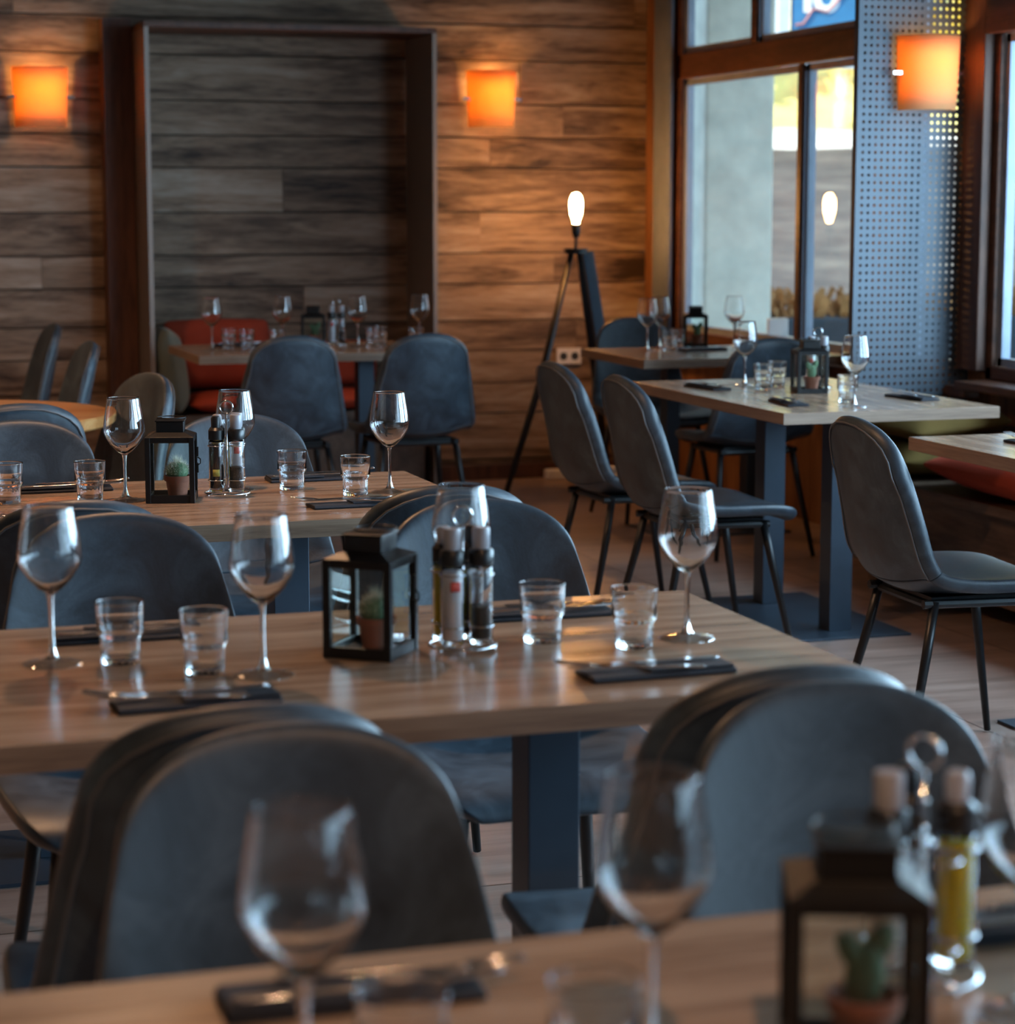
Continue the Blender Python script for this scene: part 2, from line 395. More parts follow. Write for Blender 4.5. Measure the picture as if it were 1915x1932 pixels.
# perforated sheet panel
def perforated(x0, nx, dx, z0, nz, dz, r, t):
    mb = MB(); K = 8
    for i in range(nx):
        for j in range(nz):
            cx = x0+(i+.5)*dx; cz = z0+(j+.5)*dz; base = len(mb.v); vs = []
            sq = [(-1, -1), (0, -1), (1, -1), (1, 0), (1, 1), (0, 1), (-1, 1), (-1, 0)]
            for yy in (0, t):
                for (a, b) in sq: vs.append((cx+a*dx/2, yy, cz+b*dz/2))
                for (a, b) in sq:
                    l = math.hypot(a, b); vs.append((cx+a/l*r, yy, cz+b/l*r))
            fs = []
            for k in range(8):
                k2 = (k+1) % 8
                fs.append((k, k2, 8+k2, 8+k)); fs.append((16+k2, 16+k, 24+k, 24+k2)); fs.append((8+k, 8+k2, 24+k2, 24+k))
            mb.add(vs, fs)
    return mb
pp = empty('perforated_screen', 'tall perforated grey metal screen between two windows', 'screen', (3.77, 7.40, 0))
ob('perforated_sheet', perforated(0.012, 18, .0252, 0.45, 77, .0272, .0062, .002), PERF, pp)
e = MB(); e.box(-.004, .012, -.004, .03, .43, 2.56); e.box(.466, .478, -.002, .02, .43, 2.56); e.box(0, .47, -.002, .02, .43, .45)
ob('edge_frame', e, PERF, pp)

# ---------------------------------------------------------------- outside, beyond the window
def gz(s):
    pts = [(5, -.05), (13.5, -.05), (16, .15), (19, .62), (24, 1.1), (30, 1.7), (34, 2.12), (35.4, 2.2), (36.2, 2.3), (38, 2.6), (48, 7.0), (70, 16)]
    for (a, b), (c, d) in zip(pts, pts[1:]):
        if s <= c: return b+(d-b)*max(0, (s-a))/(c-a)
    return 8
AZ = R(25.5); D = Vector((math.sin(AZ), math.cos(AZ))); L = Vector((math.cos(AZ), -math.sin(AZ)))
def wpt(s, l, z=0): return Vector((D.x*s+L.x*l, D.y*s+L.y*l, gz(s)+z))
g = MB(); rows = []
ss = [12.6, 13.5, 14.5, 16, 17, 18, 19, 20.5, 22, 24, 26, 28, 30, 32, 34, 35.4, 36.2, 38, 42, 48, 58, 70]
for s_ in ss:
    rows.append([wpt(s_, l, random.uniform(-.05, .05) if s_ > 15 else 0) for l in [i*1.2-12*1 for i in range(26)]])
g.grid(rows)
hm, t, b = nt('stony_grass_slope')
nz = N(t, 'ShaderNodeTexNoise', i_Scale=.9, i_Detail=8.0, i_Roughness=.7); t.links.new(mapped(t, (1, 1, 1)), nz.inputs['Vector'])
t.links.new(ramp(t, nz.outputs[0], [(.35, (.055, .05, .055)), (.5, (.11, .095, .095)), (.65, (.19, .17, .155))]), b.inputs['Base Color']); b.inputs['Roughness'].default_value = .95
tag(ob('hillside', g, hm, smooth=True), kind='structure')
rows = [[wpt(s_, l, .05) for l in [i*1.2-12 for i in range(26)]] for s_ in (36.3, 38, 42, 48, 58, 70)]
tag(ob('meadow', MB().grid(rows), mat('sunlit_straw_grass', (.95, .76, .36), .9, var=.3, scale=.8), smooth=True), kind='structure')
g = MB(); g.box(XW+.14, 14, -12, 12.8, -.3, -.06); tag(ob('terrace', g, CONC), kind='structure')
rows = []
for ds, dz in ((-.4, -.1), (-.2, .06), (.4, .12), (1.1, .1), (1.5, -.1)):
    rows.append([wpt(35.5+ds, l, dz+(random.uniform(-.04, .04) if ds not in (-.5, 1.5) else 0)) for l in [i*.8-9 for i in range(34)]])
SNOW = mat('snow', (.9, .9, .92), .7)
tag(ob('snow_bank', MB().grid(rows), SNOW, smooth=True), 'long bank of white snow along the slope below the trees', 'snow', kind='stuff')
pc = ob('concrete_pillar', MB().box(-.19, .19, -.2, .2, 0, 3.0), CONC, loc=(4.785, 10.9, -.06), bevel=.01)
tag(pc, 'pale concrete pillar standing just outside the left window pane', 'pillar')
# sign board
sg = empty('sign_board', 'blue sign board with white lettering outside the upper window pane', 'sign', (6.13, 13.0, 0))
ob('board', MB().box(.03, .85, 0, .03, 2.26, 3.3), mat('sign_blue', (.035, .19, .42), .4), sg)
ob('frame', MB().box(-.07, .0, -.02, .05, 2.2, 3.4).box(0, .9, -.02, .05, 2.2, 2.26).box(.85, .9, -.02, .05, 2.2, 3.4), mat('pale_blue_frame', (.55, .66, .80), .5), sg)
def letters(txt, size, x, z, m, name):
    c = bpy.data.curves.new('t', 'FONT'); c.body = txt; c.size = size; c.extrude = .003; c.offset = .012
    o = bpy.data.objects.new('t', c); COL.objects.link(o); bpy.context.view_layer.update()
    me = bpy.data.meshes.new_from_object(o.evaluated_get(bpy.context.evaluated_depsgraph_get())); bpy.data.objects.remove(o)
    me.materials.clear(); me.materials.append(m); q = bpy.data.objects.new(name, me); COL.objects.link(q); q.parent = sg
    q.location = (x, -.004, z); q.rotation_euler = (R(90), 0, 0); return q
WHT = mat('sign_white', (.8, .85, .9), .5)
letters('lo', .34, .09, 2.55, WHT, 'lettering')
ob('line_emblem', MB().tube([(.045, -.012, 2.46), (.095, -.012, 2.468), (.12, -.012, 2.50), (.15, -.012, 2.545), (.17, -.012, 2.56), (.26, -.012, 2.545), (.30, -.012, 2.58), (.345, -.012, 2.63), (.40, -.012, 2.69)], .008, 6), mat('dull_red_line', (.45, .20, .22), .6), sg)
# planter with dried plants
pl = empty('planter_box', 'dark planter box with dried brown plants outside the window', 'planter', tuple(wpt(13.6, .75)))
pl.rotation_euler = (0, 0, -AZ*.35)
ob('box', MB().box(-1.3, 1.3, -.25, .25, 0, .74), mat('dark_planter', (.03, .04, .055), .6), pl, bevel=.02)
mb = MB(); rn = random.Random(5)
for i in range(420):
    x = rn.uniform(-1.25, 1.25); y = rn.uniform(-.2, .2); h = rn.uniform(.06, .2); a = rn.uniform(0, PI); wv = rn.uniform(.01, .03)
    dx, dy = math.cos(a)*wv, math.sin(a)*wv; lx, ly = rn.uniform(-.1, .1), rn.uniform(-.1, .1)
    mb.add([(x-dx, y-dy, .72), (x+dx, y+dy, .72), (x+lx+dx, y+ly+dy, .72+h), (x+lx-dx, y+ly-dy, .72+h*.9)], [(0, 1, 2, 3)])
ob('dried_plants', mb, mat('dried_leaves', (.46, .22, .08), .9, var=.4), pl)
lw = ob('low_wall', MB().box(-2.2, 2.2, -.12, .12, -.3, .28), mat('pale_render', (.6, .56, .56), .8), loc=tuple(wpt(16.6, 1.0)), rz=-AZ)
tag(lw, 'low pale wall on the slope behind the planter', 'wall')
# trees
def leafmat(name, col, **k):
    m = mat(name, col, .8, **k); t = m.node_tree; b = t.nodes['Principled BSDF']; tl = N(t, 'ShaderNodeBsdfTranslucent'); tl.inputs[0].default_value = (*col, 1)
    ms = N(t, 'ShaderNodeMixShader'); ms.inputs[0].default_value = .5; t.links.new(b.outputs[0], ms.inputs[1]); t.links.new(tl.outputs[0], ms.inputs[2]); t.links.new(ms.outputs[0], t.nodes['Material Output'].inputs[0]); return m
LEAF = [leafmat('sunlit_yellow_leaves', (.95, .76, .22), var=.25, scale=1.5), leafmat('sunlit_lime_leaves', (.72, .68, .18), var=.3, scale=1.5), leafmat('pale_straw_leaves', (.97, .85, .5), var=.15, scale=1.5)]
BARK = mat('brown_bark', (.22, .16, .12), .9); BIRCH = mat('white_birch_bark', (.85, .82, .78), .7)
def tree(s_, l, h, rad, lm, bm, seed, label, lean=0):
    rn = random.Random(seed); e_ = empty('tree', label, 'tree', tuple(wpt(s_, l)), group='trees on the slope outside')
    ob('trunk', MB().tube([(0, 0, -.1), (lean*.4, 0, h*.4), (lean, 0, h*.85)], [.13, .1, .05], 8), bm, e_, smooth=True)
    mb = MB()
    for i in range(1300):
        while True:
            p = Vector((rn.uniform(-1, 1), rn.uniform(-1, 1), rn.uniform(-1, 1)))
            if .35 < p.length < 1: break
        c = Vector((p.x*rad+lean*.6, p.y*rad, h*.56+p.z*h*.5)); u = Vector((rn.gauss(0, 1), rn.gauss(0, 1), rn.gauss(0, 1))).normalized(); v = u.orthogonal().normalized(); sz = rn.uniform(.10, .2)
        mb.add([c-u*sz, c-v*sz*.6, c+u*sz, c+v*sz*.6], [(0, 1, 2, 3)])
    ob('foliage', mb, lm, e_)
tree(37.2, -4.4, 5.5, 1.1, LEAF[2], BARK, 1, 'pale straw-coloured tree on the slope, hidden mostly by the concrete pillar')
tree(38.2, -1.5, 6.5, 1.3, LEAF[1], BARK, 2, 'lime-green tree behind the left lower pane, right of the pillar')
tree(37.3, .7, 6.5, .75, LEAF[2], BIRCH, 3, 'white-trunked leaning tree beside the window mullion', lean=.3)
tree(38.4, 2.9, 6.5, 1.2, LEAF[0], BARK, 4, 'yellow tree seen through the right lower pane')
tree(42.5, .9, 8, 1.7, LEAF[0], BARK, 5, 'taller yellow tree behind the white-trunked tree')
tree(40.8, 5.6, 7, 1.3, LEAF[1], BARK, 6, 'lime-green tree half hidden by the perforated screen')
tree(43.0, -3.2, 8, 1.7, LEAF[0], BARK, 8, 'big yellow tree behind the pale straw-coloured one')

# ---------------------------------------------------------------- lamps
def sconce(loc, wd, ht, label, power):
    s_ = empty('wall_lamp', label, 'wall lamp', loc, group='amber half-round wall lamps')
    m = MB(); rows = []
    for zz, k in ((-ht/2, .93), (-ht/4, .95), (0, .97), (ht/4, .99), (ht/2, 1.02)):
        rows.append([(wd/2*k*math.cos(a), -(.006+wd*.5*k*math.sin(a)), zz) for a in [PI*i/24 for i in range(25)]])
    m.grid(rows); sh = ob('lamp_shade', m, SHADE, s_, smooth=True); sh.modifiers.new('t', 'SOLIDIFY').thickness = .002
    ob('bracket', MB().box(-wd/2-.03, wd/2+.03, -.04, -.032, -.006, .006).box(-.04, .04, -.035, 0, -.05, .05), STEEL, s_)
    ob('bulb', MB().lathe([(0, -.05), (.012, -.045), (.02, -.02), (.022, 0), (.014, .03), (.012, .05), (0, .05)], 16, cy=-.065, cz=-.045), emit('lamp_glow', (1, .62, .25), 9), s_, smooth=True)
    l = light('wall_lamp_light', 'POINT', (0, -.065, .045), power, (1, .52, .17), shadow_soft_size=.03); l.parent = s_
    return s_
sconce((1.227, YB-.012, 1.845), .245, .27, 'glowing amber wall lamp on planks at far left', 5)
sconce((3.39, YB-.012, 1.865), .24, .27, 'glowing amber wall lamp on planks above the tripod lamp', 5)
sconce((4.035, 7.395, 1.835), .235, .265, 'glowing amber wall lamp mounted on the perforated metal screen', 2.7)
added_sconces = [sconce((XL+.012, y, 1.85), .24, .27, 'glowing amber wall lamp added for warm light on the left wall, outside the picture', 34) for y in (4.6, 7.0, 9.2)]  # unseen lamps, added to throw warm light on left-facing chair sides
for q in added_sconces: q.rotation_euler = (0, 0, R(90))
# ceiling lamps added for warm light, unseen above and behind the viewpoint
cl = [(.5, .4), (.7, 4.7), (-1.6, 7.4), (-2.6, -1.6), (.8, -1.8), (.7, 8.5)]
for i, (x, y) in enumerate(cl):
    c = empty('added_ceiling_lamp', 'small round ceiling lamp added for warm light, outside the picture', 'ceiling lamp', (x, y, ZC), group='ceiling lamps added over the room')
    ob('housing', MB().lathe([(0, 0), (.07, 0), (.07, -.06), (.062, -.06), (.062, -.01), (0, -.01)], 24), BLACK, c)
    l = light('added_ceiling_light', 'SPOT', (0, 0, -.05), [90, 115, 260, 50, 20, 45][i], (1, .56, .30), shadow_soft_size=.05, spot_size=R(150), spot_blend=.6); l.parent = c

# tripod lamp
tr = empty('tripod_lamp', 'black tripod floor lamp with a bare glowing bulb by the plank wall', 'floor lamp', (3.61, 9.93, 0))
def rel(p): return (p[0]-3.57, p[1]-9.8, p[2])
ob('leg', MB().tube([rel((3.545, 9.79, 1.14)), rel((3.33, 9.61, .55)), rel((3.08, 9.42, 0))], [.015, .018, .012], 10), BLACK, tr, smooth=True)
ob('leg', MB().bar(rel((3.62, 9.78, 1.14)), rel((3.74, 9.58, .0)), .055, .02), DKM, tr, bevel=.003)  # black leg given bluish metal, the sky's reflection put into its colour
ob('leg', MB().bar(rel((3.60, 9.83, 1.14)), rel((3.90, 10.22, .0)), .035, .02), BLACK, tr, bevel=.003)
ob('head_plate', MB().lathe([(0, 0), (.055, 0), (.055, .025), (0, .025)], 20, cz=1.13), BLACK, tr)
ob('stem', MB().tube([(0, 0, 1.15), (0, 0, 1.215)], .007, 10), BLACK, tr)
ob('socket', MB().lathe([(0, 0), (.014, .0), (.02, .02), (.021, .06), (.016, .065), (0, .065)], 20, cz=1.205), BLACK, tr, smooth=True)
ob('bulb', MB().lathe([(0, .0), (.014, .004), (.016, .02), (.027, .05), (.031, .09), (.028, .12), (.017, .142), (0, .148)], 24, cz=1.265), emit('filament_bulb_glow', (1, .44, .12), 300), tr, smooth=True)

# outlet, power adapter, sill box
o_ = empty('wall_socket', 'white double power socket on the plank wall', 'socket', (3.80, YB-.014, .605))
ob('plate', MB().box(-.065, .065, -.012, 0, -.04, .04), PLAST, o_, bevel=.003)
for x in (-.03, .03): ob('plug_hole', MB().tube([(x, -.0125, 0), (x, -.014, 0)], .02, 16), mat('dark_hole', (.03, .03, .03), .5), o_)
o_ = empty('power_adapter', 'white power adapter lying on the floor against the plank wall', 'adapter', (3.70, 10.46, 0))
ob('body', MB().box(-.055, .055, -.03, .03, 0, .05), PLAST, o_, bevel=.008); ob('cable', MB().tube([(.055, 0, .02), (.1, .02, .006), (.2, .04, .006), (.3, .03, .006)], .003, 6), BLACK, o_)
tag(ob('card_box', MB().box(-.045, .045, -.03, .03, 0, .082), PLAST, loc=(XW+.135, 9.36, .762), rz=-.3, bevel=.003), 'small white box on the outer window ledge beside the pillar', 'box')

# ---------------------------------------------------------------- benches and cushions
def cushion_mb(w_, d_, h_, n=10, puff=.5, wob=.0, seed=0):
    rn = random.Random(seed); mb = MB(); top = []; bot = []
    for j in range(n+1):
        rt_ = []; rb = []
        for i in range(n+1):
            u = i/n*2-1; v = j/n*2-1
            k = (max(0, (1-u**6)*(1-v**6)))**.5
            x = u*w_/2*(1-.05*v*v); y = v*d_/2*(1-.05*u*u)
            z = h_/2*(.12+.88*k)*(1-puff*.3*(u*u+v*v)/2)+rn.uniform(-wob, wob)*k
            rt_.append((x, y, z)); rb.append((x, y, -z*.9))
        top.append(rt_); bot.append(rb)
    mb.grid(top); n0 = len(mb.v); mb.grid([list(reversed(r)) for r in bot])
    N1 = n+1; per = [(0, i) for i in range(n)]+[(j, n) for j in range(n)]+[(n, i) for i in range(n, 0, -1)]+[(j, 0) for j in range(n, 0, -1)]
    for a, b in zip(per, per[1:]+per[:1]):
        mb.f.append((b[0]*N1+b[1], a[0]*N1+a[1], n0+a[0]*N1+(n-a[1]), n0+b[0]*N1+(n-b[1])))
    return mb
def cushion(name, m, size, loc, rot, label, group=None, puff=.5, wob=0, seed=0, cat='cushion', piping=True):
    o = ob(name, cushion_mb(*size, puff=puff, wob=wob, seed=seed), m, smooth=True, sub=1); o.location = loc; o.rotation_euler = rot; tag(o, label, cat, group)
    return o
b1 = empty('bench', 'brown wooden bench against the plank wall in the alcove', 'bench', (2.3, 10.33, 0))
ob('seat_board', MB().box(-.63, .63, -.22, .20, .37, .405), BENCH, b1, bevel=.004)
ob('front_board', MB().box(-.63, .63, -.19, -.165, .06, .37), BENCH, b1)
ob('leg', MB().box(-.60, -.55, -.15, .18, 0, .37), BENCH, b1); ob('leg', MB().box(.55, .60, -.15, .18, 0, .37), BENCH, b1)
b2 = empty('bench', 'long brown wooden bench under the window at right', 'bench', (3.98, 5.4, 0))
ob('seat_board', MB().box(-.28, .235, -3.2, 1.93, .375, .41), BENCH, b2, bevel=.004)
ob('front_board', MB().box(-.24, -.215, -3.2, 1.9, .08, .375), BENCH, b2)
for y in (-3.1, -.6, 1.82): ob('leg', MB().box(-.2, .2, y-.03, y+.03, 0, .375), BENCH, b2)
G = 'rust-red cushions on the alcove bench'
cushion('back_cushion', RUST, (.52, .33, .11), (2.01, 10.475, .662), (R(83), 0, 0), 'rust-red back cushion leaning on planks, behind the leftmost glasses', G, .4)
cushion('back_cushion', RUST, (.46, .22, .11), (2.56, 10.48, .605), (R(83), 0, 0), 'rust-red back cushion seen between the two far chairs', G, .4)
cushion('seat_cushion', RUST, (.56, .38, .09), (2.09, 10.26, .452), (0, 0, 0), 'rust-red seat cushion at the left end of the alcove bench', G, .3)
cushion('seat_cushion', RUST, (.52, .38, .09), (2.65, 10.26, .452), (0, 0, 0), 'rust-red seat cushion at the right end of the alcove bench', G, .3)
cushion('round_cushion', GREEN, (.40, .40, .15), (1.735, 10.26, .61), (0, R(82), 0), 'grey-green cushion leaning at the left end of the bench', None, .8)
G = 'cushions on the window bench'
cushion('seat_cushion', RUST, (.50, 1.8, .15), (3.93, 5.90, .492), (0, 0, 0), 'long rust-red seat cushion on the window bench', G, .2, .02, 3)
cushion('back_cushion', RUST, (.40, .42, .12), (4.13, 6.35, .66), (0, R(76), 0), 'rust-red back cushion leaning below the right-hand window', G, .4)
cushion('mustard_cushion', MUST, (.44, .44, .13), (3.92, 7.08, .48), (0, 0, 0), 'bottom mustard cushion of two lying by the perforated screen', G, .7, .010, 4)
cushion('mustard_cushion', MUST, (.44, .42, .11), (3.94, 7.10, .60), (R(3), R(-4), R(8)), 'top mustard cushion of two lying by the perforated screen', G, .7, .010, 5)

# ---------------------------------------------------------------- chairs
def build_chair():
    root = empty('dining_chair', 'x', 'chair')
    seat = [(.246, .428, .150), (.240, .450, .182), (.216, .466, .203), (.165, .473, .217), (.08, .468, .226), (0, .460, .230), (-.08, .458, .230), (-.135, .465, .228), (-.166, .4815, .2252), (-.170, .484, .225)]
    back = [(-.170, .484, .225), (-.1735, .4895, .2245), (-.193, .520, .220), (-.208, .57, .211), (-.221, .63, .200), (-.232, .69, .189), (-.242, .745, .174), (-.250, .79, .153), (-.256, .825, .124), (-.259, .846, .088), (-.261, .858, .045), (-.2612, .861, .006)]
    K = 12; T = .035
    u_lin = [i/K*2-1 for i in range(K+1)]; us = u_lin
    def lerp(tab, z):
        for a, b in zip(tab, tab[1:]):
            if z <= b[1]:
                k = (z-a[1])/(b[1]-a[1]); k = max(0, k); return tuple(a[q]+(b[q]-a[q])*k for q in range(3))
        return tab[-1]
    def surf(rows, isback):
        m = len(rows); fr = []; bk = []
        for i, (y, z, w_) in enumerate(rows):
            f1, b1 = [], []
            t_ = (0, .014)[i] if (isback and i < 2) else (.014+.986*(i-1)/(m-2) if isback else 0)
            for c, u in enumerate(us):
                if isback:
                    phi = u_lin[c]*PI/2; sn, cs = math.sin(phi), math.cos(phi); e_ = 2/2.35
                    zc = .484+t_*(.862-.484); ze = .484+t_*(.742-.484)
                    we = lerp(back, ze)[2]; gx = abs(sn)**e_*(1 if sn >= 0 else -1); zz = ze+(zc-ze)*max(0, cs)**e_
                    x = we*gx; yy = lerp(back, zz)[0]
                    a = lerp(back, zz-.02); b = lerp(back, zz+.02)
                    d = Vector((0, b[0]-a[0], b[1]-a[1])).normalized() if zz < .85 else Vector((0, -.08, 1)).normalized()
                    if zz < .486: d = Vector((0, -.68, .73)).normalized()
                    nrm = Vector((0, -d.z, d.y))
                    if nrm.y < 0: nrm = -nrm
                    k = min(1, max(0, (zz-.484)/.12)); r_ = abs(x)/.19
                    p = Vector((x, yy, zz))+nrm*(.040+.012*k)*min(1, r_**2.2)*(1-.35*t_)
                    q = p-nrm*T; q.x *= .955
                    if t_ > 0: q.z -= .006*t_
                else:
                    a = rows[max(0, i-1)]; b = rows[min(m-1, i+1)]; d = Vector((0, b[0]-a[0], b[1]-a[1])).normalized()
                    if i >= m-2: d = Vector((0, -.68, .73)).normalized()
                    nrm = Vector((0, -d.z, d.y))
                    if nrm.z < 0: nrm = -nrm
                    phi = u_lin[c]*PI/2; gx = abs(math.sin(phi))**(2/2.35)*(1 if phi >= 0 else -1)
                    x = w_*gx; A = .004+(.22-max(-.17, min(.22, y)))/.39*.036
                    p = Vector((x, y, z))+nrm*A*min(1, (abs(x)/.19)**2.2); q = p-nrm*T; q.x *= .955
                f1.append(p); b1.append(q)
            fr.append(f1); bk.append(b1)
        return fr, bk
    def closed(rows, isback, name, open_end):
        fr, bk = surf(rows, isback); mb = MB(); m = len(rows); n = K+1
        for i in range(m):     # ring around: front row then bulged side then back row
            pass
        rings = []
        for i in range(m):
            sideR = (fr[i][-1]+bk[i][-1])/2+Vector((.010, 0, 0)); sideL = (fr[i][0]+bk[i][0])/2-Vector((.010, 0, 0))
            rings.append(fr[i]+[sideR]+list(reversed(bk[i]))+[sideL])
        ringn = len(rings[0]); mb.grid(rings, closed=True)
        def cap(idx, outward):
            r = rings[idx]; base = idx*ringn
            fidx = list(range(0, n)); bidx = [ringn-2-k for k in range(n)]
            mids = []; outs = []
            for k in range(n):
                c_ = (r[fidx[k]]+r[bidx[k]])/2; ow = outward
                if isback and idx != 0:
                    ow = Vector((c_.x/.174**2, 0, max(0, c_.z-.742)/.12**2)).normalized()*.010
                outs.append(ow); mids.append(c_+ow)
            m0 = len(mb.v)-1; mb.v += [tuple(p) for p in mids[1:-1]]
            M = [base+ringn-1]+[m0+k for k in range(1, n-1)]+[base+n]
            for k in range(n-1):
                q1 = (base+fidx[k], base+fidx[k+1], M[k+1], M[k]); q2 = (M[k], M[k+1], base+bidx[k+1], base+bidx[k])
                if idx != 0: q1 = tuple(reversed(q1)); q2 = tuple(reversed(q2))
                mb.f += [tuple(reversed(q1)), tuple(reversed(q2))]
        cap(0, Vector((0, .008 if not isback else 0, 0))); cap(m-1, Vector((0, 0, .006 if isback else 0)))
        o = ob(name, mb, LEATHER, root, smooth=True, sub=2)
        return o, fr, bk
    so, sf, sb = closed(seat, False, 'seat', 0); bo, bf, bb = closed(back, True, 'backrest', 0)
    # piping seam around the outer back panel
    pth = [bb[i][0]+Vector((.004, -.001, 0)) for i in range(1, len(back)-1)]+[bb[-1][k]+Vector((0, -.001, -.004)) for k in range(0, K+1)]+[bb[i][-1]+Vector((-.004, -.001, 0)) for i in range(len(back)-2, 0, -1)]
    ob('piping', MB().tube(pth, .0022, 6), PIPE, bo, smooth=True)
    # seat underframe
    f = MB(); zt = .425
    for s_ in (-1, 1): f.tube([(s_*.15, .16, zt-.01), (s_*.15, -.15, zt-.005)], .011, 8)
    f.tube([(-.15, .14, zt-.012), (.15, .14, zt-.012)], .011, 8); f.tube([(-.15, -.12, zt-.012), (.15, -.12, zt-.012)], .011, 8)
    f.box(-.135, .135, -.12, .15, zt-.006, zt+.008)
    ob('underframe', f, BLACK, root, smooth=False)
    for sx in (-1, 1):
        ob('leg', MB().tube([(sx*.15, .14, zt), (sx*.165, .165, .3), (sx*.205, .225, .006)], [.0125, .0125, .009], 10), BLACK, root, smooth=True)
        ob('leg', MB().tube([(sx*.15, -.12, zt), (sx*.165, -.145, .3), (sx*.205, -.215, .006)], [.0125, .0125, .009], 10), BLACK, root, smooth=True)
    return root
CH = Proto(build_chair())
def chair(x, y, deg, label, group): return CH.put((x, y, 0), R(deg), label, group)
GC = 'blue-grey upholstered dining chairs'
# facing +Y = 0, facing camera = 180, facing right = -90, facing left = 90
chair(.458, 2.53, 0, 'chair pushed to the middle table, its back behind the left foreground chair', GC)
chair(1.095, 2.525, -1, 'chair pushed to the middle table, its back behind the right foreground chair', GC)
chair(.472, 1.885, 180, 'large foreground chair at left, facing the nearest table', GC)
chair(1.078, 1.89, 180, 'large foreground chair at right, facing the nearest table', GC)
chair(.535, 3.47, 180, 'chair on the far side of the middle table, behind the leftmost wine glass', GC)
chair(1.165, 3.45, 180, 'chair on the far side of the middle table, behind the cruet stand', GC)
chair(.50, 4.20, 0, 'chair with stitched rim on the near side of the second-row table, left', GC)
chair(1.185, 4.20, 0, 'chair with stitched rim on the near side of the second-row table, right', GC)
chair(.555, 5.14, 180, 'chair behind the second-row table, at the left edge of the picture', GC)
chair(1.075, 5.14, 180, 'chair behind the second-row table, behind its cruet stand', GC)
chair(.59, 6.13, 4, 'chair on the near side of the round table, showing a pale top', GC)
chair(.84, 6.69, 108, 'chair on the right side of the round table, warm brown front', GC)
chair(.86, 8.36, 92, 'nearer of two chairs seen side-on in front of the far left planks', GC)
chair(.88, 9.62, 92, 'farther of two chairs seen side-on in front of the far left planks', GC)
chair(1.94, 8.74, -3, 'left of two chairs seen from behind at the alcove bench table', GC)
chair(2.46, 8.72, 0, 'right of two chairs seen from behind at the alcove bench table', GC)
chair(2.68, 6.86, -88, 'farther of two chairs on the left side of the window table', GC)
chair(2.68, 6.25, -90, 'nearer of two chairs on the left side of the window table', GC)
chair(3.62, 8.02, 0, 'dark chair seen from behind between the two window tables', GC)
chair(3.65, 9.05, 180, 'pale blue chair behind the farthest window table, near the tripod lamp', GC)
chair(2.76, 4.86, -92, 'chair standing alone at right, seen from its brown back', GC)

# ---------------------------------------------------------------- tables
def build_table():
    root = empty('restaurant_table', 'x', 'table')
    t_ = ob('tabletop', MB().box(-.62, .62, -.365, .365, .7145, .75), OAK, root, bevel=.0015)
    mb = MB(); e_ = .0006
    mb.box(-.62-e_, .62+e_, -.365-e_, -.365+.001, .7155, .7488); mb.box(-.62-e_, .62+e_, .365-.001, .365+e_, .7155, .7488)
    mb.box(-.62-e_, -.62+.001, -.365, .365, .7155, .7488); mb.box(.62-.001, .62+e_, -.365, .365, .7155, .7488)
    ob('edge_band', mb, EDGE, t_)
    for sx in (-1, 1): ob('pedestal_leg', MB().box(sx*.255-.039, sx*.255+.039, -.039, .039, .008, .708), DKM, root, bevel=.002)
    ob('base_plate', MB().box(-.40, .40, -.2, .2, 0, .008), DKM, root, bevel=.001)
    ob('top_bracket', MB().box(-.38, .38, -.12, .12, .706, .7145), BLACK, root)
    return root
TB = Proto(build_table()); GT = 'oak-topped pedestal tables'
TB.put((.66, 1.41, 0), 0, 'nearest table, its top cut off by the bottom of the picture', GT)
TB.put((.785, 2.98, 0), 0, 'middle table in front, set with four wine glasses and a black lantern', GT)
TB.put((.79, 4.69, 0), 0, 'second-row table, set with a cactus lantern in sharp focus', GT)
TB.put((2.22, 9.42, 0), 0, 'far table in front of the red-cushioned alcove bench', GT).scale = (.9, 1, 1)
TB.put((3.235, 6.69, 0), R(90), 'long table by the perforated screen, reflecting the window', GT)
TB.put((3.745, 8.64, 0), 0, 'farthest table, in the corner below the tall window', GT).scale = (.72, 1, 1)
TB.put((3.27, 4.74, 0), R(90), 'pale-topped table cut off by the right edge of the picture', GT)
rt_ = empty('round_table', 'round orange wooden table at the left edge', 'table', (.50, 6.84, 0))
ob('tabletop', MB().lathe([(0, .715), (.475, .715), (.48, .72), (.48, .745), (.475, .75), (0, .75)], 64), ROUND, rt_, auto=40)
ob('pedestal', MB().lathe([(0, .02), (.04, .02), (.04, .715), (0, .715)], 24), BLACK, rt_, auto=40)
ob('base_plate', MB().lathe([(0, 0), (.26, 0), (.26, .01), (.04, .02), (0, .02)], 40), BLACK, rt_, auto=40)

